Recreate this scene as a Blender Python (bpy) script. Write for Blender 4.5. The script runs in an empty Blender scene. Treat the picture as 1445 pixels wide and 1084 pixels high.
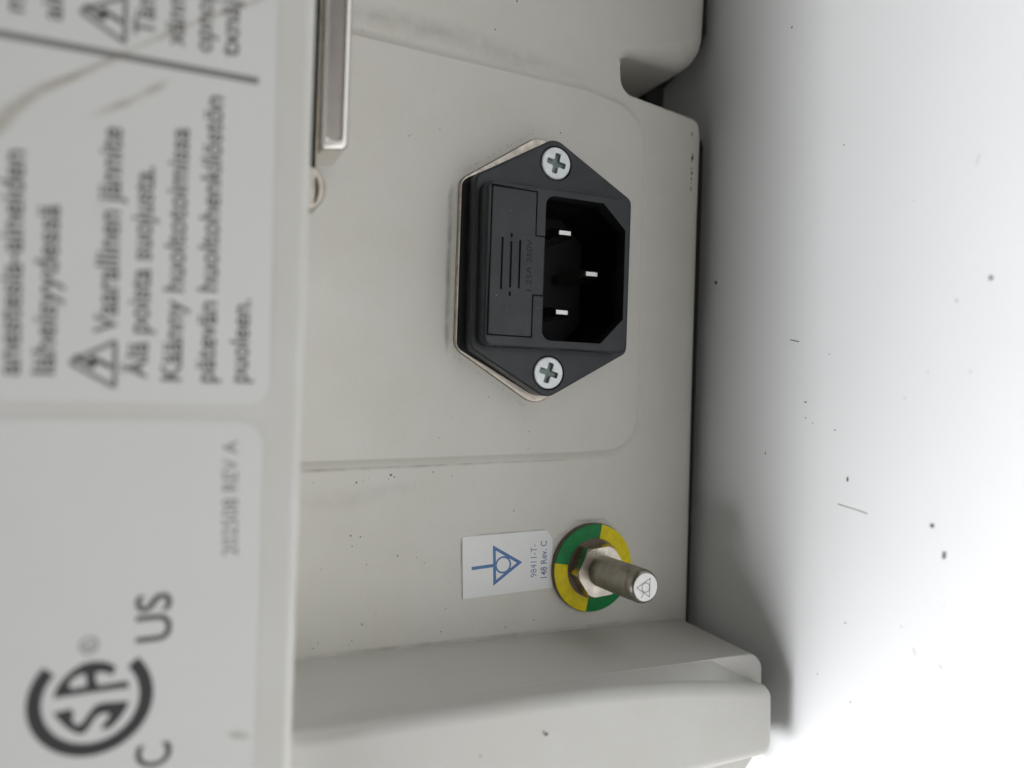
import bpy, bmesh, math, random
from mathutils import Matrix, Vector

# ---------------------------------------------------------------- camera, world, lamps, exposure
S = bpy.context.scene
COL = S.collection
XT = 102.3          # height (mm) of the drawing origin above the tabletop


def W(x, y, z):
    """Drawing frame of the device's rear (mm; x = down the rear, y = along it, z = out of it) -> world metres, z up."""
    return Vector((y, -z, XT - x)) * 0.001


def WD(x, y, z):
    return Vector((y, -z, -x))


cam_data = bpy.data.cameras.new('camera')
cam = bpy.data.objects.new('camera', cam_data)
COL.objects.link(cam)
S.camera = cam
yaw, roll = math.radians(23.6), 0.033
ax = Vector((math.cos(yaw) * math.cos(roll), math.cos(yaw) * math.sin(roll), math.sin(yaw)))
ay = Vector((-math.sin(roll), math.cos(roll), 0))
az = Vector((-math.sin(yaw) * math.cos(roll), -math.sin(yaw) * math.sin(roll), math.cos(yaw)))
right = WD(ax.x, -ay.x, -az.x)
down = WD(ax.y, -ay.y, -az.y)
fwd = WD(ax.z, -ay.z, -az.z)
m = Matrix((right, -down, -fwd)).transposed().to_4x4()
m.translation = W(0, 0, 131.4)
cam.matrix_world = m
cam_data.sensor_width = 36.0
cam_data.lens = 1085.0 / 1445.0 * 36.0
cam_data.clip_start = 0.005
cam_data.clip_end = 20.0
cam_data.dof.use_dof = True
cam_data.dof.focus_distance = 0.142
cam_data.dof.aperture_fstop = 8.8

world = bpy.data.worlds.new('World')
S.world = world
world.use_nodes = True
bg = world.node_tree.nodes['Background']
bg.inputs['Color'].default_value = (1.0, 0.93, 0.9, 1)
bg.inputs['Strength'].default_value = 0.03


def area_lamp(name, pos, target, size, power, color):
    d = bpy.data.lights.new(name, 'AREA')
    d.shape = 'RECTANGLE'
    d.size, d.size_y = size
    d.energy = power
    d.color = color
    o = bpy.data.objects.new(name, d)
    COL.objects.link(o)
    p, t = W(*pos), W(*target)
    o.location = p
    o.rotation_euler = (t - p).to_track_quat('-Z', 'Y').to_euler()
    return o


area_lamp('ceiling_lamp', (-900, -245, -165), (100, 0, 40), (1.2, 0.6), 34.5, (1.0, 0.995, 0.985))
area_lamp('front_fill', (30, -90, 900), (60, 0, 20), (0.8, 0.34), 1.2, (1.0, 0.985, 0.96))  # added fill from the front, brightens the rear panel

S.view_settings.view_transform = 'Standard'
S.view_settings.look = 'None'
S.view_settings.exposure = 0.0
S.view_settings.gamma = 1.0
S.render.engine = 'CYCLES'
S.cycles.use_denoising = True
S.cycles.max_bounces = 10
S.cycles.diffuse_bounces = 6

rnd = random.Random(7)

# ---------------------------------------------------------------- materials


def new_mat(name):
    mt = bpy.data.materials.new(name)
    mt.use_nodes = True
    nt = mt.node_tree
    return mt, nt, nt.nodes['Principled BSDF']


def mat(name, col, rough=0.5, metal=0.0, var=0.0, vscale=120.0, tint=None, bump=0.0, bscale=2500.0, spec=0.5, rvar=0.0):
    mt, nt, b = new_mat(name)
    b.inputs['Base Color'].default_value = (*col, 1)
    b.inputs['Roughness'].default_value = rough
    b.inputs['Metallic'].default_value = metal
    b.inputs['Specular IOR Level'].default_value = spec
    geo = nt.nodes.new('ShaderNodeNewGeometry')
    if var or rvar:
        n = nt.nodes.new('ShaderNodeTexNoise')
        n.inputs['Scale'].default_value = vscale
        n.inputs['Detail'].default_value = 6
        n.inputs['Roughness'].default_value = 0.62
        nt.links.new(geo.outputs['Position'], n.inputs['Vector'])
        if var:
            mx = nt.nodes.new('ShaderNodeMix')
            mx.data_type = 'RGBA'
            rp = nt.nodes.new('ShaderNodeMapRange')
            rp.inputs['From Min'].default_value = 0.3
            rp.inputs['From Max'].default_value = 0.7
            nt.links.new(n.outputs['Fac'], rp.inputs['Value'])
            nt.links.new(rp.outputs['Result'], mx.inputs['Factor'])
            c2 = tint or tuple(c * (1 - var) for c in col)
            mx.inputs['A'].default_value = (*col, 1)
            mx.inputs['B'].default_value = (*c2, 1)
            nt.links.new(mx.outputs['Result'], b.inputs['Base Color'])
        if rvar:
            rr = nt.nodes.new('ShaderNodeMapRange')
            rr.inputs['From Min'].default_value = 0.3
            rr.inputs['From Max'].default_value = 0.7
            rr.inputs['To Min'].default_value = max(0.02, rough - rvar)
            rr.inputs['To Max'].default_value = min(1, rough + rvar)
            nt.links.new(n.outputs['Fac'], rr.inputs['Value'])
            nt.links.new(rr.outputs['Result'], b.inputs['Roughness'])
    if bump:
        n2 = nt.nodes.new('ShaderNodeTexNoise')
        n2.inputs['Scale'].default_value = bscale
        n2.inputs['Detail'].default_value = 3
        nt.links.new(geo.outputs['Position'], n2.inputs['Vector'])
        bp = nt.nodes.new('ShaderNodeBump')
        bp.inputs['Strength'].default_value = bump
        bp.inputs['Distance'].default_value = 0.0001
        nt.links.new(n2.outputs['Fac'], bp.inputs['Height'])
        nt.links.new(bp.outputs['Normal'], b.inputs['Normal'])
    return mt


M = {
    'housing': mat('housing_plastic', (0.645, 0.632, 0.585), 0.5, var=0.05, vscale=55, tint=(0.605, 0.588, 0.525), bump=0.4, bscale=2300),
    'cover': mat('cover_plastic', (0.61, 0.602, 0.575), 0.5, var=0.05, vscale=70, tint=(0.58, 0.57, 0.52), bump=0.35, bscale=2300),
    'label': mat('label_film', (0.665, 0.665, 0.645), 0.42, var=0.03, vscale=60),
    'sticker': mat('sticker_paper', (0.80, 0.81, 0.80), 0.5, var=0.04, vscale=220),
    'text_ink': mat('faded_text_ink', (0.125, 0.125, 0.125), 0.6),
    'bronze': mat('dark_bronze_washer', (0.20, 0.155, 0.125), 0.5, 0.8, var=0.3, vscale=500),
    'ink': mat('grey_ink', (0.035, 0.035, 0.037), 0.6),
    'ink_pale': mat('pale_grey_ink', (0.19, 0.19, 0.185), 0.6),
    'blue_ink': mat('blue_ink', (0.055, 0.15, 0.36), 0.5, var=0.3, vscale=900, tint=(0.09, 0.21, 0.42)),
    'violet_ink': mat('violet_ink', (0.10, 0.12, 0.30), 0.5, var=0.3, vscale=900, tint=(0.22, 0.25, 0.42)),
    'black': mat('black_plastic', (0.019, 0.0225, 0.028), 0.42, var=0.25, vscale=300, bump=0.25, bscale=4000, rvar=0.06),
    'black_shaded': mat('black_plastic_shaded', (0.006, 0.0065, 0.007), 0.6, spec=0.3),  # darker copy of the black plastic, paints shade into recesses
    'zinc': mat('zinc_plated_steel', (0.80, 0.84, 0.84), 0.42, 0.35, var=0.18, vscale=700, rvar=0.08),
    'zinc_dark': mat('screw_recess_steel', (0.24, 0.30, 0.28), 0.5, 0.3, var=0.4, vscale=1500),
    'nickel': mat('nickel_plate', (0.62, 0.565, 0.49), 0.36, 1.0, var=0.35, vscale=500, rvar=0.1, bump=0.3, bscale=3500),
    'pin': mat('lit_pin_metal', (0.74, 0.73, 0.70), 0.36, 0.7),  # pin tips, lighter as if lit
    'pin_side': mat('shaded_pin_metal', (0.36, 0.335, 0.29), 0.3, 1.0),  # same pins, sides darkened to paint the shade of the cavity
    'channel': mat('dark_reflection_metal', (0.41, 0.375, 0.345), 0.3, 1.0, var=0.12, vscale=200),  # darker tone paints a dark reflection into the clip
    'stud': mat('dull_steel', (0.41, 0.38, 0.325), 0.36, 1.0, var=0.25, vscale=600, rvar=0.08),
    'nut': mat('nickel_nut', (0.60, 0.545, 0.47), 0.31, 1.0, var=0.2, vscale=500, rvar=0.08),
    'studface': mat('turned_steel_face', (0.80, 0.79, 0.77), 0.45, 0.4, var=0.1, vscale=900),
    'green': mat('green_enamel', (0.004, 0.235, 0.058), 0.5, var=0.3, vscale=650, spec=0.3, bump=0.3, bscale=1500),
    'yellow': mat('yellow_enamel', (0.84, 0.68, 0.010), 0.5, var=0.25, vscale=650, spec=0.25),
    'clip': mat('bright_nickel', (0.80, 0.765, 0.72), 0.25, 1.0, var=0.06, vscale=300),
    'rubber': mat('rubber_and_gap_shade', (0.03, 0.03, 0.03), 0.8),  # rubber of the feet, also the added dark gap fillers
    'dirt': mat('dark_grit', (0.03, 0.028, 0.025), 0.9),
    'table': mat('white_laminate', (0.785, 0.80, 0.825), 0.42, var=0.035, vscale=30, bump=0.12, bscale=1800, rvar=0.05),
}


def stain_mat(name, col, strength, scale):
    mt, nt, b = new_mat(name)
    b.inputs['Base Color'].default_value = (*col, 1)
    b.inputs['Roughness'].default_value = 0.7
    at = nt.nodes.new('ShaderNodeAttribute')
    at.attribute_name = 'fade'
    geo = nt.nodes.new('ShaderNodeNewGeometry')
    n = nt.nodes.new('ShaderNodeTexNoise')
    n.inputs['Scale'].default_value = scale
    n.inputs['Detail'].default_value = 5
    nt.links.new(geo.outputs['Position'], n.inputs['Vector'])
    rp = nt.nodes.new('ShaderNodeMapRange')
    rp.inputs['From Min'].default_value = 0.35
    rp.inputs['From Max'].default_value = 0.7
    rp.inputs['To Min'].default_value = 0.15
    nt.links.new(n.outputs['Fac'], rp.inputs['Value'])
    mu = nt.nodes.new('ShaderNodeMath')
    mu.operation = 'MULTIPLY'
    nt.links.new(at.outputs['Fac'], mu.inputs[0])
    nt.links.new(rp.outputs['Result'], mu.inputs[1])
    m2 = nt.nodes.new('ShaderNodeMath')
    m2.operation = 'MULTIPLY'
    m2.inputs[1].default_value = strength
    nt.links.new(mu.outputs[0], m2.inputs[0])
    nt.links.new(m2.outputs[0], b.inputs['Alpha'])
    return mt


M['stain'] = stain_mat('brown_stain', (0.34, 0.265, 0.14), 0.5, 260)
M['grime_shade'] = stain_mat('grime_shade', (0.15, 0.135, 0.10), 0.5, 330)  # dirt, also painted soft shading along the pad edges

# ---------------------------------------------------------------- geometry helpers (drawing frame, mm)
ORG = {}


def thing(name, org, label, cat):
    o = bpy.data.objects.new(name, None)
    COL.objects.link(o)
    o.location = W(*org)
    o.empty_display_size = 0.02
    o['label'] = label
    o['category'] = cat
    ORG[o.name] = W(*org)
    return o


def obj(name, bm, mt, parent, org, label=None, angle=35, recalc=True, kind=None, second=None):
    if recalc:
        bmesh.ops.recalc_face_normals(bm, faces=bm.faces[:])
    if second:
        for f in bm.faces:
            f.material_index = 1 if second[1](f.calc_center_median(), f.normal) else 0
    w0 = W(*org)
    for v in bm.verts:
        v.co = W(*v.co) - w0
    me = bpy.data.meshes.new(name)
    bm.to_mesh(me)
    bm.free()
    me.materials.append(mt)
    if second:
        me.materials.append(second[0])
    for p in me.polygons:
        p.use_smooth = True
    me.set_sharp_from_angle(angle=math.radians(angle))
    return link(name, me, parent, w0, label, kind)


def link(name, me, parent, w0, label=None, kind=None):
    o = bpy.data.objects.new(name, me)
    COL.objects.link(o)
    if parent is not None:
        o.parent = parent
        o.location = w0 - ORG[parent.name]
    else:
        o.location = w0
    ORG[o.name] = w0
    if label:
        o['label'] = label
    if kind:
        o['kind'] = kind
    return o


def copy_part(src, parent, org, rot=0.0):
    """A copy of a part and its children at another place, turned about the out-of-the-rear axis."""
    c = src.copy()
    COL.objects.link(c)
    w0 = W(*org)
    c.parent = parent
    c.location = w0 - ORG[parent.name]
    c.rotation_euler = (0, rot, 0)
    ORG[c.name] = w0
    return c


def rpoly(pts, seg=6):
    """Polygon with a corner radius per point (x, y, r) -> list of (x, y)."""
    out = []
    n = len(pts)
    for i in range(n):
        p = Vector(pts[i][:2])
        r = pts[i][2] if len(pts[i]) > 2 else 0
        if r <= 0:
            out.append((p.x, p.y))
            continue
        a = (Vector(pts[i - 1][:2]) - p)
        b = (Vector(pts[(i + 1) % n][:2]) - p)
        la, lb = a.length, b.length
        a.normalize()
        b.normalize()
        ang = a.angle(b)
        t = min(r / math.tan(ang / 2), la * 0.49, lb * 0.49)
        r2 = t * math.tan(ang / 2)
        c = p + (a + b).normalized() * (r2 / math.sin(ang / 2))
        s, e = p + a * t - c, p + b * t - c
        a0 = math.atan2(s.y, s.x)
        d = math.atan2(e.y, e.x) - a0
        while d > math.pi:
            d -= 2 * math.pi
        while d < -math.pi:
            d += 2 * math.pi
        for k in range(seg + 1):
            q = a0 + d * k / seg
            out.append((c.x + r2 * math.cos(q), c.y + r2 * math.sin(q)))
    return out


def circle(cx, cy, r, n=32, a0=0.0):
    return [(cx + r * math.cos(a0 + 2 * math.pi * k / n), cy + r * math.sin(a0 + 2 * math.pi * k / n)) for k in range(n)]


def area2(p):
    return sum(p[i - 1][0] * p[i][1] - p[i][0] * p[i - 1][1] for i in range(len(p)))


def ccw(p):
    return p if area2(p) > 0 else p[::-1]


def inset(p, d):
    """Move a CCW outline inwards by d (number or list)."""
    n = len(p)
    out = []
    for i in range(n):
        a, b, c = Vector(p[i - 1]), Vector(p[i]), Vector(p[(i + 1) % n])
        e1, e2 = (b - a).normalized(), (c - b).normalized()
        n1, n2 = Vector((-e1.y, e1.x)), Vector((-e2.y, e2.x))
        nn = n1 + n2
        if nn.length < 1e-6:
            nn = n1.copy()
        nn.normalize()
        k = min(1.0 / max(nn.dot(n1), 0.3), 2.0)
        dd = d[i] if isinstance(d, list) else d
        q = b + nn * dd * k
        out.append((q.x, q.y))
    return out


def ring(bm, pts, z):
    return [bm.verts.new((x, y, z)) for x, y in pts]


def bridge(bm, a, b):
    n = len(a)
    for i in range(n):
        j = (i + 1) % n
        try:
            bm.faces.new((a[i], a[j], b[j], b[i]))
        except ValueError:
            pass


def fill(bm, loops):
    edges = []
    for lp in loops:
        for i in range(len(lp)):
            e = bm.edges.get((lp[i - 1], lp[i]))
            if e is None:
                e = bm.edges.new((lp[i - 1], lp[i]))
            edges.append(e)
    bmesh.ops.triangle_fill(bm, use_beauty=True, edges=edges, normal=(0, 0, 1))


def solid(bm, outer, z0, z1, r=0.4, seg=4, holes=(), back=True, flat=0.04, foot=None):
    """Outline pulled from z0 to z1 with a rounded front edge; holes = (poly, z_bottom, bevel, floor)."""
    outer = ccw(outer)
    rr = [r(x, y) for x, y in outer] if callable(r) else [r] * len(outer)
    zz = z1
    prev = ring(bm, ccw(foot) if foot else outer, z0)
    if back:
        bm.faces.new(prev[::-1])
    if min(rr) > 0.25 and not foot:      # a loop just short of the rounding keeps the wall flat
        cur = [bm.verts.new((p[0], p[1], zz - ri - 0.05)) for p, ri in zip(outer, rr)]
        bridge(bm, prev, cur)
        prev = cur
    elif foot:
        fo = ccw(foot)
        cur = [bm.verts.new((p[0] * .985 + q[0] * .015, p[1] * .985 + q[1] * .015, zz - ri - 0.04)) for p, q, ri in zip(outer, fo, rr)]
        bridge(bm, prev, cur)
        prev = cur
    for k in range(seg + 1):
        th = math.pi / 2 * k / seg
        q = inset(outer, [ri * (1 - math.cos(th)) for ri in rr])
        cur = [bm.verts.new((q[i][0], q[i][1], zz - rr[i] * (1 - math.sin(th)))) for i in range(len(q))]
        bridge(bm, prev, cur)
        prev = cur
    q = inset(outer, [ri + flat for ri in rr])
    cur = ring(bm, q, zz)
    bridge(bm, prev, cur)
    loops = [cur]
    for poly, zb, bev, floor in holes:
        poly = ccw(poly)
        top = ring(bm, inset(poly, -(bev + 0.03)), zz)
        a = ring(bm, inset(poly, -bev), zz)
        bridge(bm, top, a)
        if bev > 0.03:
            for th in (math.pi / 4, math.pi / 2):
                b = ring(bm, inset(poly, -bev * (1 - math.sin(th))), zz - bev * (1 - math.cos(th)))
                bridge(bm, a, b)
                a = b
        b = ring(bm, poly, zb)
        bridge(bm, a, b)
        if floor:
            bm.faces.new(b)
        loops.append(top)
    if len(loops) == 1:
        bm.faces.new(cur)
    else:
        fill(bm, loops)


def lathe(bm, cx, cy, prof, n=40, a0=0.0, a1=None, caps=(True, True)):
    full = a1 is None
    rings = []
    for r, z in prof:
        if full:
            rings.append([bm.verts.new((cx + r * math.cos(a0 + 2 * math.pi * k / n), cy + r * math.sin(a0 + 2 * math.pi * k / n), z)) for k in range(n)])
        else:
            rings.append([bm.verts.new((cx + r * math.cos(a0 + (a1 - a0) * k / n), cy + r * math.sin(a0 + (a1 - a0) * k / n), z)) for k in range(n + 1)])
    for a, b in zip(rings, rings[1:]):
        if full:
            bridge(bm, a, b)
        else:
            for i in range(n):
                bm.faces.new((a[i], a[i + 1], b[i + 1], b[i]))
    if full:
        if caps[0]:
            bm.faces.new(rings[0][::-1])
        if caps[1]:
            bm.faces.new(rings[-1])
    else:
        bm.faces.new([q[0] for q in rings])
        bm.faces.new([q[-1] for q in rings][::-1])


def tube(bm, pts, r, n=10):
    prev = None
    for i, p in enumerate(pts):
        p = Vector(p)
        t = (Vector(pts[min(i + 1, len(pts) - 1)]) - Vector(pts[max(i - 1, 0)])).normalized()
        u = t.cross(Vector((0, 0, 1)))
        if u.length < 1e-3:
            u = t.cross(Vector((1, 0, 0)))
        u.normalize()
        v = t.cross(u)
        cur = [bm.verts.new(p + (u * math.cos(2 * math.pi * k / n) + v * math.sin(2 * math.pi * k / n)) * r) for k in range(n)]
        if prev:
            bridge(bm, prev, cur)
        else:
            bm.faces.new(cur)
        prev = cur
    bm.faces.new(prev[::-1])


def flat_poly(bm, poly, z, holes=()):
    loops = [ring(bm, ccw(poly), z)] + [ring(bm, ccw(h), z) for h in holes]
    if len(loops) == 1:
        bm.faces.new(loops[0])
    else:
        fill(bm, loops)


def flat_strip(bm, pts, w, z):
    """A printed line of width w along points."""
    n = len(pts)
    L, R = [], []
    for i in range(n):
        a, c = Vector(pts[max(i - 1, 0)]), Vector(pts[min(i + 1, n - 1)])
        t = (c - a).normalized()
        nn = Vector((-t.y, t.x)) * (w / 2)
        p = Vector(pts[i])
        L.append(bm.verts.new((p.x + nn.x, p.y + nn.y, z)))
        R.append(bm.verts.new((p.x - nn.x, p.y - nn.y, z)))
    for i in range(n - 1):
        bm.faces.new((R[i], R[i + 1], L[i + 1], L[i]))


def face_front(bm):
    bm.normal_update()
    for f in bm.faces:
        if f.normal.z < 0:
            f.normal_flip()


def flat_outline(bm, poly, w, z):
    """A printed closed line of width w just inside a polygon."""
    poly = ccw(poly)
    a, b = ring(bm, poly, z), ring(bm, inset(poly, w), z)
    bridge(bm, a, b)


def stain(name, pts, widths, mt, parent, z, fade=1.0):
    bm = bmesh.new()
    lay = bm.verts.layers.float.new('fade')
    rows = []
    n = len(pts)
    for i in range(n):
        a, c = Vector(pts[max(i - 1, 0)]), Vector(pts[min(i + 1, n - 1)])
        t = (c - a).normalized()
        nn = Vector((-t.y, t.x)) * widths[i]
        p = Vector(pts[i])
        row = []
        for k in (-1, -0.5, 0, 0.5, 1):
            v = bm.verts.new((p.x + nn.x * k, p.y + nn.y * k, z))
            end = 0.0 if i in (0, n - 1) else 1.0
            v[lay] = fade * end * (1 - abs(k)) ** 0.8
            row.append(v)
        rows.append(row)
    for a, b in zip(rows, rows[1:]):
        for k in range(4):
            bm.faces.new((a[k], b[k], b[k + 1], a[k + 1]))
    face_front(bm)
    return obj(name, bm, mt, parent, (*pts[0], z), recalc=False)


_glyph = {}


def text_mesh(body, bold):
    key = (body, bold)
    if key not in _glyph:
        c = bpy.data.curves.new('lettering', 'FONT')
        c.body = body
        c.offset = bold
        c.resolution_u = 4
        o = bpy.data.objects.new('lettering', c)
        COL.objects.link(o)
        bpy.context.view_layer.update()
        dg = bpy.context.evaluated_depsgraph_get()
        me = bpy.data.meshes.new_from_object(o.evaluated_get(dg))
        vs = [tuple(v.co[:2]) for v in me.vertices]
        fs = [tuple(p.vertices) for p in me.polygons]
        bpy.data.objects.remove(o)
        bpy.data.curves.remove(c)
        bpy.data.meshes.remove(me)
        _glyph[key] = (vs, fs)
    return _glyph[key]


def lettering(body, start, end, cap, z, mt, parent, bold=0.0, label=None, name='lettering', bm=None):
    """Flat print: baseline from start to end, letters cap mm high standing towards -x."""
    vs, fs = text_mesh(body, bold)
    x0 = min(v[0] for v in vs)
    x1 = max(v[0] for v in vs)
    s, e = Vector(start), Vector(end)
    d = e - s
    ln = d.length
    d.normalize()
    up = Vector((-d.y, d.x))
    own = bm is None
    if own:
        bm = bmesh.new()
    kx, ky = ln / (x1 - x0), cap / 0.69
    bv = []
    for vx, vy in vs:
        p = s + d * ((vx - x0) * kx) + up * (vy * ky)
        bv.append(bm.verts.new((p.x, p.y, z)))
    for f in fs:
        try:
            bm.faces.new([bv[i] for i in f])
        except ValueError:
            pass
    if own:
        face_front(bm)
        return obj(name, bm, mt, parent, (*start, z), label, recalc=False)


def specks(name, items, mt, parent, z, label=None):
    """Small uneven crumbs of grit joined into one part: (x, y, rx, ry)."""
    bm = bmesh.new()
    for x, y, rx, ry in items:
        n = 7
        lo, hi = [], []
        for k in range(n):
            a = 2 * math.pi * k / n
            q = rnd.uniform(0.65, 1.15)
            lo.append(bm.verts.new((x + rx * q * math.cos(a), y + ry * q * math.sin(a), z)))
            hi.append(bm.verts.new((x + rx * q * 0.6 * math.cos(a), y + ry * q * 0.6 * math.sin(a), z + min(rx, ry) * 0.5)))
        bridge(bm, lo, hi)
        bm.faces.new(hi)
    return obj(name, bm, mt, parent, (items[0][0], items[0][1], z), label, kind='stuff')


# ---------------------------------------------------------------- the table
bm = bmesh.new()
tx = XT
ys, zs = (-420, 420), (-330, 330)
tp = rpoly([(ys[0], zs[0], 20), (ys[1], zs[0], 20), (ys[1], zs[1], 20), (ys[0], zs[1], 20)])
top = [bm.verts.new((tx, y, z)) for y, z in tp]
rim = [bm.verts.new((tx + 2, y * 1.005, z * 1.005)) for y, z in tp]
low = [bm.verts.new((tx + 22, y * 1.005, z * 1.005)) for y, z in tp]
bm.faces.new(top)
bridge(bm, top, rim)
bridge(bm, rim, low)
bm.faces.new(low[::-1])
table = obj('table', bm, M['table'], None, (tx + 22, 0, 0),
            'smooth white tabletop under the grey device, with a few dark specks and scratches')
table['category'] = 'table'

# marks on the tabletop: y, z of the drawing frame, half sizes
tmarks = [(16.8, 60.6, .36, .42), (-22.6, 55, .36, .72), (-18.75, 52.9, .4, .33), (-13.9, 37.2, .22, .52), (22.5, 1.5, .45, .45),
          (-1.5, 27.4, .34, .13), (-6, 34.2, .17, .15), (14.1, 55.6, .13, .18), (3.9, 58.1, .09, .17), (-.2, 47.6, .1, .1),
          (-11.5, 17.7, .12, .35), (-5.1, 29.2, .12, .1), (-4.3, 27.5, .1, .2), (3.7, 51.4, .1, .09), (6.9, 32.5, .12, .1),
          (-37.6, 37.7, .17, .15), (-50, 39.3, .18, .15), (-48, 32.2, .14, .1), (-35, 48.3, .12, .1), (-37.4, 60.1, .14, .14),
          (67.6, 21, .2, .2), (42.3, 34.1, .15, .12), (-30, 55.2, .09, .1), (30, 48, .08, .08)]
bm = bmesh.new()
for y, z, rz, ry in tmarks:
    hi, lo = [], []
    for k in range(8):
        a = 2 * math.pi * k / 8
        q = rnd.uniform(0.75, 1.12)
        lo.append(bm.verts.new((tx, y + ry * q * math.cos(a), z + rz * q * math.sin(a))))
        hi.append(bm.verts.new((tx - min(ry, rz) * 0.4, y + ry * q * 0.6 * math.cos(a), z + rz * q * 0.6 * math.sin(a))))
    bridge(bm, lo, hi)
    bm.faces.new(hi)
obj('dark_specks', bm, M['dirt'], table, (tx, 0, 40), kind='stuff')
bm = bmesh.new()
for hp, w in (([(9.7, 23.3), (9.5, 24.3), (9.3, 25.4)], .1), ([(-18.3, 35.4), (-18.5, 37.2), (-18.7, 39.7), (-18.95, 41.4)], .07),
              ([(-38.5, 54.6), (-38.7, 55.1), (-39, 55.3)], .05), ([(-37.5, 50.5), (-38.5, 50.9)], .04), ([(33, 58), (34.5, 58.4)], .03)):
    tube(bm, [(tx - w * .6, y, z) for y, z in hp], w, 6)
obj('hair_fibre', bm, mat('grey_fibre', (0.22, 0.22, 0.21), 0.8), table, (tx, 0, 40), kind='stuff')

# ---------------------------------------------------------------- the device
dev = thing('electrical_device', (XT, 30, -30),
            'grey plastic rear of an electrical device with black power inlet, grounding stud and white labels', 'electrical device')

HOLE = [(48.6, 7.2), (75.7, 7.2), (75.7, 34.2), (48.6, 34.2)]


def edge_round(x, y):
    if y > 64.5:
        t = min(1, max(0, (x - 80) / 16))
        return 2.2 + 3.6 * t * t
    if 52 < y <= 64.5:
        t = min(1, max(0, (x - 96.5) / 3.2))
        return 0.8 + 2.5 * t * t
    return 3.3


bm = bmesh.new()
panel = rpoly([(12, -66, 0), (100.4, -66, 0), (100.2, -47, 0), (99.75, 0, 0), (99.6, 35, 0), (99.7, 55.8, 4.2), (79.2, 58.6, 3.2), (78.5, 66.3, 2.8),
               (100.3, 66.8, 8), (101.3, 100, 0), (101.3, 128, 0), (12, 128, 0)], 10)
solid(bm, panel, -70, 0, edge_round, 8, holes=[(HOLE, -24, 0.0, True)])
rear = obj('rear_panel', bm, M['housing'], dev, (100, 20, 0), 'recessed grey rear panel with a notch in its lower edge')

# raised pad round the power inlet
bm = bmesh.new()
padp = rpoly([(13, -14.3, 0), (71, -12.7, 0), (84.3, -11.9, 13), (83.6, 54.5, 14), (70.8, 56.8, 0), (13, 58.4, 0)], 12)


prev = ring(bm, inset(ccw(padp), -1.9), 0.0)
for k in range(1, 9):
    t = k / 8
    cur = ring(bm, inset(ccw(padp), -1.9 * (1 - t)), 1.12 * t ** 1.8 + 0.003)
    bridge(bm, prev, cur)
    prev = cur
for ins, z in ((0.12, 1.185), (0.3, 1.2), (0.36, 1.2)):
    cur = ring(bm, inset(ccw(padp), ins), z)
    bridge(bm, prev, cur)
    prev = cur
hole = ring(bm, ccw(HOLE), 1.2)
fill(bm, [prev, hole])
low = ring(bm, ccw(HOLE), -0.2)
bridge(bm, hole, low)
pad = obj('raised_pad', bm, M['housing'], dev, (50, 20, 0), 'slightly raised rounded field around the power inlet', angle=60)

# projecting upper cover that carries the labels
bm = bmesh.new()
cov = [(15.0, -68.0)]
yy = -68.0
while yy < 128:
    cov.append((15.05 + rnd.uniform(-0.05, 0.05) * (1 if yy < -10 else 0.5), yy + 1.0))
    yy += 1.6
cov += [(15.0, 130), (-150, 130), (-150, -68)]
solid(bm, cov, -70, 31, 1.5, 6)
cover = obj('upper_cover', bm, M['cover'], dev, (-60, 20, 0), 'projecting grey upper cover that carries the large labels')

# corner foot: deep wall, ledge and rounded front
bm = bmesh.new()
base = rpoly([(14.2, -63, 0), (99.5, -63, 0), (99.4, -47.3, 3.4), (88, -47.3, 0), (14.2, -47.3, 0)], 8)
solid(bm, base, -0.5, 22, lambda x, y: 0.4 if x > 89 else 0.02, 4)
side_t, side_b = [], []
for k in range(19):
    t = k / 18
    side_t.append((50 + 45.2 * t, -47.36 - 3.7 * t ** 2.3))
    xb = 50 + 49.0 * t
    side_b.append((xb, -47.33 if xb < 87.8 else -47.33 - (xb - 87.8) / 11.4 * 6.0))
ca = rpoly([(14.2, -64.2, 0), (70, -64.4, 30), (97.9, -63.6, 2.6), (97.5, -51.3, 2.6), (60, -47.5, 0)], 8)
cb = rpoly([(14.2, -64.2, 0), (70, -64.35, 30), (99.4, -63.7, 2.6), (99.3, -53.6, 1.2), (60, -47.4, 0)], 8)
ftop = ca[:-1] + side_t[::-1] + [(14.2, -47.36)]
fbot = cb[:-1] + side_b[::-1] + [(14.2, -47.33)]
solid(bm, ftop, 21.9, 27.5, lambda x, y: 2.0, 8, back=False, foot=fbot)
foot = obj('corner_foot', bm, M['cover'], dev, (99, -56, 10), 'protruding grey corner foot with a cut back bottom corner', angle=40)
bm = bmesh.new()
lip = rpoly([(14.2, -69.4, 0), (97.0, -69.2, 2.2), (99.7, -66.2, 1.5), (99.6, -60, 0), (14.2, -60, 0)], 6)
solid(bm, lip, -70, 21.2, 0.8, 5)
obj('end_wall', bm, M['cover'], dev, (90, -66, 10), 'grey end wall edge just beyond the corner foot')

# added dark filler, deepens the shade in the gap under the lower edge
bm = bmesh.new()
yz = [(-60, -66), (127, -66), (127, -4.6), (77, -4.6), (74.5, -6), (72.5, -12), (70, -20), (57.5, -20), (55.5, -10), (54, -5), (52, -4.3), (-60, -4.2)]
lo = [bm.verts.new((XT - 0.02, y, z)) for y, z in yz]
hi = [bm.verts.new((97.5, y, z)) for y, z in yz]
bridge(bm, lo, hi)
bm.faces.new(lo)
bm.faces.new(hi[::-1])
obj('gap_shade_filler', bm, M['rubber'], dev, (XT, 30, -20), 'added dark filler for the shade in the gap under the lower edge')

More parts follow.
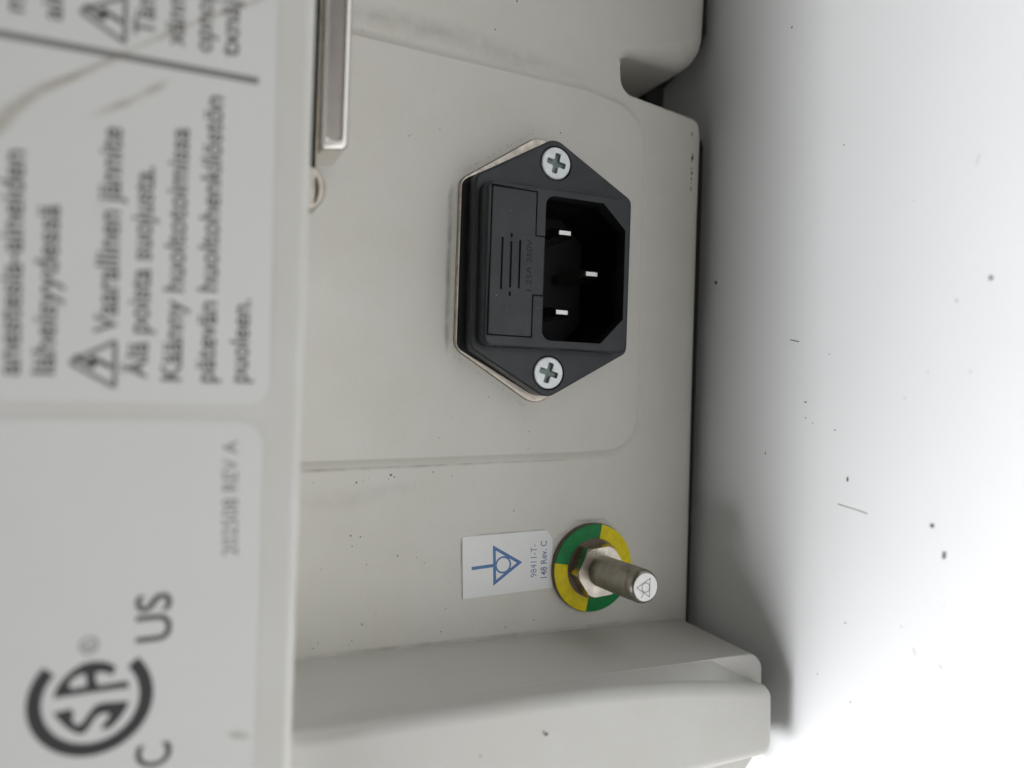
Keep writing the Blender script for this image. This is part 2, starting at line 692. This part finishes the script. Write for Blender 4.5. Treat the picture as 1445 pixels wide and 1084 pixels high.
# feet under the device (they carry it on the table)
bm = bmesh.new()
solid(bm, circle(0, 0, 7, 24), -1, 3.0, 0.5)
for v in bm.verts:
    x, y, z = v.co
    v.co = (98.9 + (z + 1) * (XT - 98.9) / 4.0, 95 + y, -55 + x)
f1 = obj('rubber_foot', bm, M['rubber'], dev, (XT, 95, -55))
copy_part(f1, dev, (XT, -45, -55))

# ---------------------------------------------------------------- large labels on the upper cover
ZL = 31.06
bm = bmesh.new()
solid(bm, rpoly([(-60, -3.7, 2), (10.75, -3.5, 2.6), (10.0, 60, 2.6), (-60, 60, 2)], 8), 30.98, ZL, 0.03, 2)
lab1 = obj('warning_label', bm, M['label'], dev, (0, 0, 31), 'large white warning label with Finnish text in grey letters', angle=30)
bm = bmesh.new()
solid(bm, rpoly([(-60, -51, 2), (10.3, -50.4, 2.6), (10.15, -5.6, 3.2), (-60, -5.85, 2)], 8), 30.98, ZL, 0.03, 2)
lab2 = obj('certification_label', bm, M['label'], dev, (0, -20, 31), 'white certification label with a round CSA mark', angle=30)

ZI = ZL + 0.015
LINES = [
    ('anestesia-aineiden', (-16.0, -0.9), (-16.2, 24.1), 2.15),
    ('läheisyydessä', (-12.66, -0.7), (-12.66, 18.5), 2.15),
    ('Vaarallinen jännite', (-6.52, 4.3), (-6.62, 28.2), 2.3),
    ('Älä poista suojusta.', (-3.22, -0.8), (-3.12, 24.2), 2.2),
    ('Käänny huoltotoimissa', (0.5, -1.0), (0.5, 29.3), 2.15),
    ('pätevän huoltohenkilöstön', (4.25, -1.05), (4.2, 33.75), 2.15),
    ('puoleen.', (8.05, -0.95), (8.1, 9.4), 2.1),
    ('mis', (-16.66, 39.3), (-16.76, 43.6), 2.0),
    ('aine', (-13.03, 39.2), (-13.1, 44.6), 2.0),
    ('Täm', (-3.62, 39.4), (-3.66, 44.9), 2.1),
    ('xänna', (-0.38, 38.9), (-0.45, 46.2), 2.05),
    ('opnoj', (2.75, 38.8), (2.68, 45.6), 2.05),
    ('txnäj', (5.75, 38.8), (5.72, 45.8), 2.05),
]
for body, s, e, cap in LINES:
    lettering(body, s, e, cap, ZI, M['text_ink'], lab1, 0.022)
bm = bmesh.new()
flat_strip(bm, [(-40, 36.7), (8.25, 36.45)], 0.85, ZI)
face_front(bm)
obj('divider_line', bm, M['ink_pale'], lab1, (0, 36.5, ZI), recalc=False)


def warning_triangle(dx, dy):
    bm = bmesh.new()
    tri = rpoly([(-11.75 + dx, 0.8 + dy, .5), (-6.3 + dx, -2.3 + dy, .35), (-6.35 + dx, 3.85 + dy, .35)], 4)
    flat_outline(bm, tri, 0.5, ZI)
    face_front(bm)
    t_ = obj('warning_triangle', bm, M['ink_pale'], lab1, (-9 + dx, 0.8 + dy, ZI), recalc=False)
    bm = bmesh.new()
    q = [(-10.7, 1.6), (-8.75, 0.3), (-8.95, 1.5), (-6.9, 0.4)]
    for k in range(3):
        flat_strip(bm, [(x + dx, y + dy) for x, y in q[k:k + 2]], 0.5 if k != 1 else 0.6, ZI + 0.004 + 0.002 * k)
    face_front(bm)
    obj('lightning_bolt', bm, M['ink'], lab1, (-9 + dx, 0.8 + dy, ZI), recalc=False)


warning_triangle(0, 0)
warning_triangle(-0.1, 40.0)
stain('brown_smear', [(-20.5, 24.0), (-18.6, 26.9), (-17.3, 28.7), (-14.7, 31.3), (-11.6, 33.3), (-8.1, 35.8), (-2.6, 39.8), (2.7, 43.35), (7.9, 46.4), (9.5, 47.5)],
      [.8, 1.3, 1.0, .8, .6, .55, .4, .4, .35, .2], M['stain'], lab1, ZI + 0.012, 1.0)
stain('brown_smear', [(-11.0, 28.2), (-8.3, 30.0), (-5.4, 31.8), (-2.9, 33.7), (-1.2, 35.2)], [.3, .6, .6, .7, .3], M['stain'], lab1, ZI + 0.012, .8)
stain('brown_smear', [(-9, 16), (-8.4, 19), (-8.0, 22)], [.6, 1.5, .6], M['stain'], lab1, ZI + 0.012, .2)

lettering('202508 REV A', (7.6, -22.2), (7.2, -8.1), 1.75, ZI, M['ink_pale'], lab2, 0.0)
lettering('US', (0.35, -31.9), (0.2, -26.2), 3.75, ZI, M['ink'], lab2, 0.012)
lettering('C', (0.8, -46.9), (0.7, -44.1), 3.75, ZI, M['ink'], lab2, 0.012)
# round mark: open ring and the two letters inside
bm = bmesh.new()
cx, cy = -7.85, -38.05
n = 72
o_, i_ = [], []
for k in range(n + 1):
    p = math.radians(43 - (360 - 96) * k / n)
    o_.append(bm.verts.new((cx + 6.5 * math.cos(p), cy + 6.5 * math.sin(p), ZI)))
    i_.append(bm.verts.new((cx + 5.0 * math.cos(p), cy + 5.0 * math.sin(p), ZI)))
for k in range(n):
    bm.faces.new((o_[k], o_[k + 1], i_[k + 1], i_[k]))
A = [(-11.74, -37.4), (-11.3, -36.05), (-10.64, -35.15), (-9.81, -34.36), (-8.78, -33.75), (-7.74, -33.61), (-6.49, -33.81), (-5.4, -34.48), (-5.73, -35.51),
     (-6.46, -35.06), (-7.43, -34.94), (-7.5, -35.73), (-7.13, -36.5), (-4.17, -36.31), (-3.91, -37.15), (-7.98, -37.23)]
Ah = [(-10.19, -35.99), (-9.61, -35.27), (-8.84, -34.97), (-8.48, -35.11), (-8.39, -36.42), (-9.92, -36.52)]
SS = [(-11.69, -39.04), (-9.85, -38.8), (-9.58, -39.33), (-9.73, -40.01), (-9.45, -40.64), (-9.02, -40.8), (-8.59, -40.47), (-8.09, -39.64), (-7.41, -38.74),
      (-6.53, -38.56), (-3.92, -38.71), (-4.17, -39.59), (-4.86, -40.71), (-5.73, -41.59), (-6.53, -41.77), (-6.72, -41.24), (-6.29, -40.8), (-5.86, -40.06),
      (-6.14, -39.82), (-6.85, -39.82), (-7.37, -40.15), (-7.87, -41.07), (-8.46, -41.88), (-9.25, -41.76), (-10.31, -40.91), (-11.11, -39.9)]
flat_poly(bm, A, ZI, [Ah])
flat_poly(bm, SS, ZI)
face_front(bm)
obj('certification_mark', bm, M['ink'], lab2, (cx, cy, ZI), 'black open ring around the letters SA', recalc=False)
bm = bmesh.new()
flat_poly(bm, circle(-8.27, -31.75, 1.0, 28), ZI, [circle(-8.27, -31.75, 0.78, 28)])
lettering('R', (-7.7, -32.15), (-7.7, -31.35), 1.1, ZI, None, None, 0.01, bm=bm)
face_front(bm)
obj('registered_mark', bm, M['ink_pale'], lab2, (-8.27, -31.75, ZI), recalc=False)
stain('brown_smear', [(6.6, -44.0), (8.0, -44.5), (9.2, -44.9), (10.2, -45.2)], [.3, .8, .7, .3], M['stain'], lab2, ZI + 0.012, .7)

# ---------------------------------------------------------------- power inlet
BZ, FZ, PZ = 9.0, 6.0, 2.2      # fronts of the raised block, the flange and the metal plate
g = 0.16
cavity_drawer = rpoly([
    (58.95, 7.95, 1.7), (70.8, 7.92, .3), (75.42, 12.6, .3), (75.35, 29.1, .3), (70.6, 33.5, .3), (58.95, 33.55, 1.7),
    (58.98, 26.1 + g, 0), (57.05 + g, 26.1 + g, 0), (57.05 + g, 33.8 + g, .15), (48.7 - g, 33.9 + g, .15), (48.65 - g, 8.45 - g, .15),
    (56.82 + g, 8.42 - g, .15), (56.82 + g, 15.8 - g, 0), (58.95, 15.8 - g, 0)], 5)
SCREWS = [(62.1, 40.35), (61.95, 2.25)]
bm = bmesh.new()
flange = rpoly([(61.8, -2.5, 3.4), (78.4, 6.6, 1.6), (78.45, 35.7, 1.6), (61.9, 45.0, 3.0), (46.6, 36.2, 1.6), (46.7, 6.0, 1.6)], 8)
solid(bm, flange, 2.3, FZ, 0.45, 4, holes=[(cavity_drawer, 2.4, 0.0, False)] + [(circle(x, y, 3.12, 36), 4.6, 0.25, True) for x, y in SCREWS], back=False)
block = rpoly([(47.75, 6.4, 1.7), (76.7, 6.4, 1.6), (76.7, 35.0, 1.2), (47.5, 35.1, 1.7)], 8)
solid(bm, block, FZ - 0.3, BZ, 0.7, 5, holes=[(cavity_drawer, -8.0, 0.12, True)], back=False)
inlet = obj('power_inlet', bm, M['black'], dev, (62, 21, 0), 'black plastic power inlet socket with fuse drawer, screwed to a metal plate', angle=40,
            second=(M['black_shaded'], lambda c, nn: 57 < c.x < 76 and 7.5 < c.y < 34 and c.z < 7.5 and abs(nn.z) < 0.5 or c.z < -7))  # cavity walls get the darkened tone as painted shade

bm = bmesh.new()
plate = rpoly([(61.4, -4.0, 4.5), (78.75, 6.6, 2.5), (78.7, 35.8, 2.5), (60.6, 46.5, 4.0), (45.15, 36.2, 2.4), (45.15, 6.0, 3.0)], 10)
solid(bm, plate, 1.15, 1.95, 0.3, 4, holes=[(HOLE, 1.0, 0.0, False)], back=False)
obj('mounting_plate', bm, M['nickel'], inlet, (62, 21, 1.2), 'thin bright metal plate behind the black flange')

bm = bmesh.new()
shade_poly = rpoly([(61.7, -2.4, 3.4), (78.2, 6.8, 1.6), (78.2, 35.5, 1.6), (61.8, 44.8, 3.0), (45.6, 36.0, 1.8), (45.6, 6.1, 1.8)], 8)  # added black layer, stands for the flange's shade on the plate
solid(bm, shade_poly, 1.9, 2.6, 0.12, 2, holes=[(HOLE, 1.8, 0.0, False)], back=False)
obj('shade_layer', bm, M['black_shaded'], inlet, (62, 21, 2), 'added black gasket between plate and flange')

bm = bmesh.new()
drawer = rpoly([(48.65, 8.45, .2), (56.82, 8.42, .2), (56.82, 15.8, .1), (58.9, 15.8, .1), (58.95, 26.1, .1), (57.05, 26.1, .1), (57.05, 33.8, .2), (48.7, 33.9, .2)], 3)


def slot(x, y0, y1, w=0.17):
    return ([(x - w, y0), (x + w, y0), (x + w, y1), (x - w, y1)], BZ - 0.5, 0.02, True)


solid(bm, drawer, -7.9, BZ + 0.03, 0.12, 3, holes=[slot(50.78, 16.3, 25.3), slot(52.46, 16.7, 24.7), slot(52.46, 15.2, 16.0), slot(52.46, 25.4, 26.1), slot(54.13, 16.7, 25.0)])
obj('fuse_drawer', bm, M['black'], inlet, (53, 21, BZ), 'black fuse drawer cover with engraved lines')
lettering('1.25A 250V', (56.5, 16.4), (56.4, 25.4), 0.95, BZ + 0.045, M['black_shaded'], inlet, 0.0, 'tiny engraved rating on the fuse drawer', 'engraved_lettering')  # flat letters, darker tone stands for shade in the engraving

# contact pins
pin0 = None
for x, y, zt in ((65.3, 28.35, 4.2), (71.0, 21.15, 4.6), (65.2, 13.6, 4.2)):
    if pin0 is None:
        bm = bmesh.new()
        pr = []
        for hx, hy, z in ((1.9, .95, -7.9), (1.9, .95, zt - 1.3), (1.35, .5, zt - .15), (1.2, .38, zt)):
            pr.append(ring(bm, [(x - hx, y - hy), (x + hx, y - hy), (x + hx, y + hy), (x - hx, y + hy)], z))
        for a, b in zip(pr, pr[1:]):
            bridge(bm, a, b)
        bm.faces.new(pr[-1])
        bm.faces.new(pr[0][::-1])
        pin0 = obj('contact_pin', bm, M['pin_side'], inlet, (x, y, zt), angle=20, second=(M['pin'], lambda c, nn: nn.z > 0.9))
    else:
        copy_part(pin0, inlet, (x, y, zt))

# countersunk screws with a cross recess
x, y = SCREWS[0]
bm = bmesh.new()
w, l = 0.52, 1.88
cr = rpoly([(x - w, y - l, .2), (x + w, y - l, .2), (x + w, y - w, .25), (x + l, y - w, .2), (x + l, y + w, .2), (x + w, y + w, .25), (x + w, y + l, .2), (x - w, y + l, .2),
            (x - w, y + w, .25), (x - l, y + w, .2), (x - l, y - w, .2), (x - w, y - w, .25)], 3)
rot = math.radians(-12)
cr = [(x + (px - x) * math.cos(rot) - (py - y) * math.sin(rot), y + (px - x) * math.sin(rot) + (py - y) * math.cos(rot)) for px, py in cr]
solid(bm, circle(x, y, 2.92, 40), 4.65, 6.12, 0.28, 4, holes=[(cr, 5.75, 0.08, False)])
sc = obj('screw', bm, M['zinc'], inlet, (x, y, 6), 'bright cross head screw', angle=40)
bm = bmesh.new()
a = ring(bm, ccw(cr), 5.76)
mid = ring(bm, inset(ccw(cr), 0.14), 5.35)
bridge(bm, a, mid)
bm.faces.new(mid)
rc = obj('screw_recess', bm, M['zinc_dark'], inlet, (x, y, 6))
copy_part(sc, inlet, (*SCREWS[1], 6), math.radians(4))
copy_part(rc, inlet, (*SCREWS[1], 6), math.radians(4))

# ---------------------------------------------------------------- grounding terminal


def lean(bm):
    """The stud leans a little, as bent by use."""
    for v in bm.verts:
        d = v.co.z - 1.2
        v.co.y += d * 0.042 + 0.0
        v.co.z -= (v.co.y - gy - d * 0.042) * 0.042
        v.co.x += d * 0.012

gx, gy = 75.4, -35.2
bm = bmesh.new()
lathe(bm, gx, gy, [(8.55, -0.05), (8.6, 0.15), (8.6, 0.95), (8.4, 1.15), (0.5, 1.15)], 56)
term = obj('grounding_terminal', bm, M['bronze'], dev, (gx, gy, 0), 'grounding terminal: steel stud with hex nut on a green and yellow ring')
for name, mk, a0 in (('green_segment', 'green', 80), ('yellow_segment', 'yellow', 170), ('green_segment', 'green', 260), ('yellow_segment', 'yellow', 350)):
    bm = bmesh.new()
    lathe(bm, gx, gy, [(5.75, 1.14), (5.75, 1.42), (5.85, 1.5), (8.2, 1.5), (8.45, 1.42), (8.5, 1.14)], 20, math.radians(a0 + 0.25), math.radians(a0 + 89.75))
    obj(name, bm, M[mk], term, (gx, gy, 1.2))
bm = bmesh.new()
hexa = circle(gx, gy, 5.35, 6, math.radians(5))
solid(bm, [hexa[i] for i in range(6)], 1.2, 4.6, 0.0, 1)
bmesh.ops.remove_doubles(bm, verts=bm.verts[:], dist=0.02)
# chamfer of the nut: intersection with a cone, made by cutting each corner back
bm.free()
bm = bmesh.new()
n = 72
prof = []


def hexr(a):
    k = (a - math.radians(5)) % (math.pi / 3)
    return 5.35 * math.cos(math.pi / 6) / math.cos(k - math.pi / 6)


rows = []
for z, f in ((1.15, 0), (4.0, 0), (4.15, 1), (4.3, 1), (4.45, 1), (4.6, 1)):
    row = []
    for k in range(n):
        a = 2 * math.pi * k / n + math.radians(5)
        r = hexr(a)
        cone = 4.95 + (4.6 - z) * 1.6
        rr_ = min(r, cone) if f else r
        row.append(bm.verts.new((gx + rr_ * math.cos(a), gy + rr_ * math.sin(a), z)))
    rows.append(row)
for a, b in zip(rows, rows[1:]):
    bridge(bm, a, b)
bm.faces.new(rows[-1])
bm.faces.new(rows[0][::-1])
obj('hex_nut', bm, M['nut'], term, (gx, gy, 1.2), angle=25)
bm = bmesh.new()
lathe(bm, gx, gy, [(3.0, 1.2), (3.0, 15.6), (2.72, 16.0), (2.62, 16.4), (2.72, 16.8), (2.95, 17.1), (3.0, 17.5), (2.95, 18.2), (2.75, 18.7), (2.42, 18.98), (2.36, 19.0)], 48)
lean(bm)
obj('stud', bm, M['stud'], term, (gx, gy, 1.2), 'dull steel round stud')
bm = bmesh.new()
lathe(bm, gx, gy, [(2.4, 18.9), (2.4, 19.02), (2.36, 19.05), (2.3, 19.05)], 48)
lean(bm)
obj('stud_face', bm, M['studface'], term, (gx, gy, 19), 'bright flat end of the stud')
bm = bmesh.new()
ze = 19.062
k_ = 1.02


def ep(x, y):
    return (gx + x * k_, gy + y * k_)


flat_outline(bm, [ep(0.95, 1.55), ep(-1.85, 0.05), ep(0.80, -1.75)], 0.11, ze)
ci = circle(gx + 0.02, gy - 0.03, 0.86, 28)
flat_poly(bm, ci, ze + .002, [inset(ccw(ci), 0.11)])
flat_strip(bm, [ep(-0.45, -0.9), ep(-0.85, -1.75)], 0.12, ze)
lean(bm)
face_front(bm)
obj('engraved_symbol', bm, M['ink'], term, (gx, gy, ze), 'engraved triangle and circle symbol', recalc=False)

# ---------------------------------------------------------------- small label beside the stud
bm = bmesh.new()
solid(bm, rpoly([(48.5, -28.1, .2), (49.0, -39.45, .2), (67.2, -38.7, .2), (66.85, -29.2, .2), (65.6, -27.6, .3)]), -0.02, 0.16, 0.04, 2)
lab3 = obj('grounding_label', bm, M['sticker'], dev, (58, -33, 0), 'small white sticker with a blue grounding symbol and part number')
bm = bmesh.new()
tri = [(54.55, -29.9), (54.9, -37.45), (60.65, -33.4)]
flat_outline(bm, tri, 0.6, 0.175)
ci = circle(56.75, -33.66, 1.62, 32)
flat_poly(bm, ci, 0.179, [inset(ccw(ci), 0.34)])
flat_strip(bm, [(50.5, -33.95), (54.85, -33.66)], 0.6, 0.177)
face_front(bm)
obj('grounding_symbol', bm, M['blue_ink'], lab3, (57, -33.6, 0.12), 'blue triangle with circle and stem', recalc=False)
lettering('98411-T-', (63.7, -36.4), (63.55, -30.2), 1.25, 0.175, M['violet_ink'], lab3, 0.0)
lettering('148 Rev. C', (65.85, -36.7), (65.6, -29.6), 1.25, 0.175, M['violet_ink'], lab3, 0.012)

# ---------------------------------------------------------------- metal clip hanging under the cover
bm = bmesh.new()
solid(bm, rpoly([(18.12, 33.0, .5), (22.1, 33.6, 1.1), (22.1, 110, .8), (18.12, 110, .5)], 6), 8, 18.2, lambda x, y: 0.7, 6,
      holes=[(rpoly([(18.95, 34.7, .4), (20.95, 34.9, .5), (20.95, 109, .4), (18.95, 109, .4)], 6), 17.85, 0.3, True)])
clip = obj('metal_clip', bm, M['clip'], dev, (20, 60, 12), 'bright metal clip bar with a darker channel along the edge of the cover',
           second=(M['channel'], lambda c, nn: c.z < 17.9 and c.z > 17.5 and 18.9 < c.x < 21))
bm = bmesh.new()
solid(bm, rpoly([(17.6, 29.0, .15), (18.1, 29.2, .15), (18.1, 110, .1), (17.6, 110, .1)]), 6, 16.8, 0.12, 3)
obj('hinge_leaf', bm, M['nickel'], clip, (17, 60, 12))
bm = bmesh.new()
lp = [(15.4, 24.6)] + [(16.7 + 2.45 * math.cos(math.radians(q)), 27.5 + 3.15 * math.sin(math.radians(q))) for q in range(-85, 100, 12)] + [(15.4, 30.4)]
sl = [(17.6 + 0.2 * math.cos(math.radians(q)) + 0.25 * math.cos(math.radians(q)) ** 2, 27.2 + 1.9 * math.sin(math.radians(q))) for q in range(0, 360, 24)]
solid(bm, lp, 11, 17.6, 0.55, 5, holes=[(sl, 12, 0.15, True)])
obj('clip_loop', bm, M['nickel'], clip, (17.5, 27.5, 14), 'small bent metal loop below the clip bar')
bm = bmesh.new()
solid(bm, rpoly([(15.1, 32.0, .2), (17.58, 32.0, .2), (17.58, 112, .2), (15.1, 112, .2)]), 4, 15.6, 0.2, 2)  # added black strip, stands for the dark gap beside the clip
obj('gap_shade_strip', bm, M['rubber'], dev, (16, 60, 12), 'added black strip for the dark gap between the cover edge and the clip')

# ---------------------------------------------------------------- grit, edge shading and grime on the rear panel
hs = [(27.4, 59.7, .14), (31.4, 59.1, .14), (32.8, 58.9, .19), (36.6, 59.4, .14), (37.7, 58.9, .14), (38.5, 59.1, .14), (40.4, 58.8, .14), (43.5, 58.6, .14),
      (45.2, 58.5, .2), (46.7, 58.4, .21), (47.2, 58.5, .14), (52, 58.2, .17), (59.2, 58.1, .23), (51.7, 64.9, .2), (55.9, 71.1, .21), (63, 58.4, .15),
      (34.9, -16.6, .29), (35.5, -17, .17), (34.5, -17.3, .11), (28.9, -17.8, .26), (21.6, -17.6, .14), (30, -17.4, .11), (42.6, -16.2, .14), (46.2, -17, .14),
      (58.6, -23.7, .21), (28.2, -26.9, .19), (29.9, -27.2, .17), (28.5, -28.7, .14), (36.6, -30.8, .19), (31.1, -32, .14), (41.5, -32.4, .14), (40, -31.3, .11),
      (23.4, -32.3, .11), (46.3, -36.2, .11), (30.7, -42.4, .17), (30.5, -42.1, .11), (57.7, -45.4, .19), (45, -45, .17), (23.3, -44.8, .17), (29, -45, .16),
      (22.5, -45.6, .14), (28.5, -45.6, .11), (33, -40.7, .11), (45.8, -40.9, .11), (63.5, -44.6, .14), (60.1, -44.7, .11)]
for _ in range(110):
    hs.append((rnd.uniform(17, 70), rnd.uniform(-46, -16), rnd.uniform(0.03, 0.075)))
for _ in range(90):
    x = rnd.uniform(24, 66)
    hs.append((x, 58.3 + abs(rnd.gauss(0, 0.8)), rnd.uniform(0.03, 0.09)))
items = [(x, y, r * .8, r * rnd.uniform(.6, .95)) for x, y, r in hs]
specks('dirt_specks', items, M['dirt'], rear, 0.0)
items = [(65.2, 47.8, .17, .14), (35.75, 42.5, .11, .1), (36.1, 42.8, .1, .1), (41.4, 44.5, .1, .1), (60.6, -12.0, .12, .1), (52.3, -2.5, .12, .1), (60.6, -8.8, .12, .1), (43.1, -10, .1, .1)]
for _ in range(60):
    t = rnd.random()
    items.append((45.0 + 15.2 * t - abs(rnd.gauss(0, .3)), 36.9 + 10.0 * t + abs(rnd.gauss(0, .35)), rnd.uniform(.03, .08), rnd.uniform(.03, .08)))
    t = rnd.random()
    items.append((45.0 + 15.0 * t - abs(rnd.gauss(0, .25)), 5.2 - 9.0 * t - abs(rnd.gauss(0, .3)), rnd.uniform(.03, .07), rnd.uniform(.03, .07)))
    items.append((44.85 - abs(rnd.gauss(0, .3)), rnd.uniform(6, 36), rnd.uniform(.02, .06), rnd.uniform(.02, .06)))
for _ in range(70):
    items.append((rnd.uniform(18, 80), rnd.uniform(46, 54) if rnd.random() < .5 else rnd.uniform(-11, -4), *[rnd.uniform(.03, .065)] * 2))
specks('dirt_specks', items, M['dirt'], pad, 1.2)
specks('dirt_specks', [(52.9, -52.8, .4, .28), (52.5, -52.4, .2, .2), (42.3, -54.4, .22, .12)], M['dirt'], foot, 27.5)
specks('dirt_specks', [(52.2, 30, .07, .07), (53.5, 20.6, .1, .06), (50.0, 15.2, .09, .09), (50.6, 38.6, .08, .12), (58.0, 13.5, .09, .09), (52, 13, .05, .05)],
       mat('pale_dust', (0.45, 0.45, 0.43), 0.9), inlet, BZ + 0.02)
GZ = 0.03
stain('grime_shade_line', [(15, 59.0), (26, 58.75), (40, 58.3), (55, 57.8), (70, 57.3), (76, 55.6)], [.6, .9, 1.0, .9, .7, .3], M['grime_shade'], rear, GZ, .7)  # dirt plus painted soft shading along the pad's +y edge
stain('grime_shade_line', [(15, -15.6), (25, -15.2), (40, -14.7), (55, -14.2), (68, -13.9), (78, -12.4)], [.6, .8, .8, .7, .6, .3], M['grime_shade'], rear, GZ + .1, .9)  # dirt plus painted shading along the pad's -y edge
stain('grime_shade_line', [(44, 4.5), (43.9, 8), (43.8, 20), (43.8, 33), (44.4, 37)], [.3, .7, .6, .7, .3], M['grime_shade'], pad, 1.22, .8)
stain('grime_shade_line', [(16, -46.9), (30, -46.95), (50, -46.95), (70, -46.95), (88, -46.95), (97, -46.9)], [.4, .5, .5, .5, .6, .3], M['grime_shade'], rear, GZ, .55)
stain('grime_shade_line', [(48.2, -27.9), (48.35, -29), (48.6, -35), (48.85, -39), (49, -39.9)], [.12, .22, .2, .22, .1], M['grime_shade'], rear, GZ, 1.0)
stain('grime_shade_line', [(48.4, -27.95), (52, -27.85), (58, -27.7), (65, -27.5), (66.5, -28.4)], [.1, .16, .18, .16, .1], M['grime_shade'], rear, GZ, .9)
stain('grime_shade_line', [(17, 62), (30, 62.5), (45, 62), (60, 60.5), (74, 58.5)], [1.2, 2.5, 3.0, 2.4, 1.0], M['grime_shade'], rear, GZ + .01, .35)  # broad faint band, paints soft shading beyond the pad edge
stain('grime_shade_line', [(17, -20), (25, -21), (34, -19.5), (45, -18.5)], [1.0, 2.5, 2.2, .8], M['grime_shade'], rear, GZ + .01, .22)
stain('grime_shade_line', [(66, -34.5), (67.6, -29.5), (72, -26.2), (78, -26.0), (83, -29.5)], [.3, .5, .5, .4, .2], M['grime_shade'], rear, GZ + .02, .5)
# dark scuffs along the rounded lower edge of the panel
bm = bmesh.new()
scuffs = [(96.1 + rnd.gauss(0, .07), 53.0 - 1.6 * rnd.random(), rnd.uniform(.08, .3)) for _ in range(4)]
scuffs += [(96.35 + rnd.gauss(0, .1), 48.6 - 7.6 * rnd.random() ** 1.2, rnd.uniform(.06, .42)) for _ in range(17)]
for (x, y, ry) in scuffs:
    hi = [bm.verts.new((x + .09 * math.cos(a), y + ry * math.sin(a), 0.06)) for a in (0, 1.05, 2.1, 3.14, 4.2, 5.24)]
    lo = [bm.verts.new((x + .14 * math.cos(a), y + ry * 1.2 * math.sin(a), -0.35)) for a in (0, 1.05, 2.1, 3.14, 4.2, 5.24)]
    bridge(bm, lo, hi)
    bm.faces.new(hi)
obj('scuff_marks', bm, M['dirt'], rear, (96.3, 47, 0), kind='stuff')
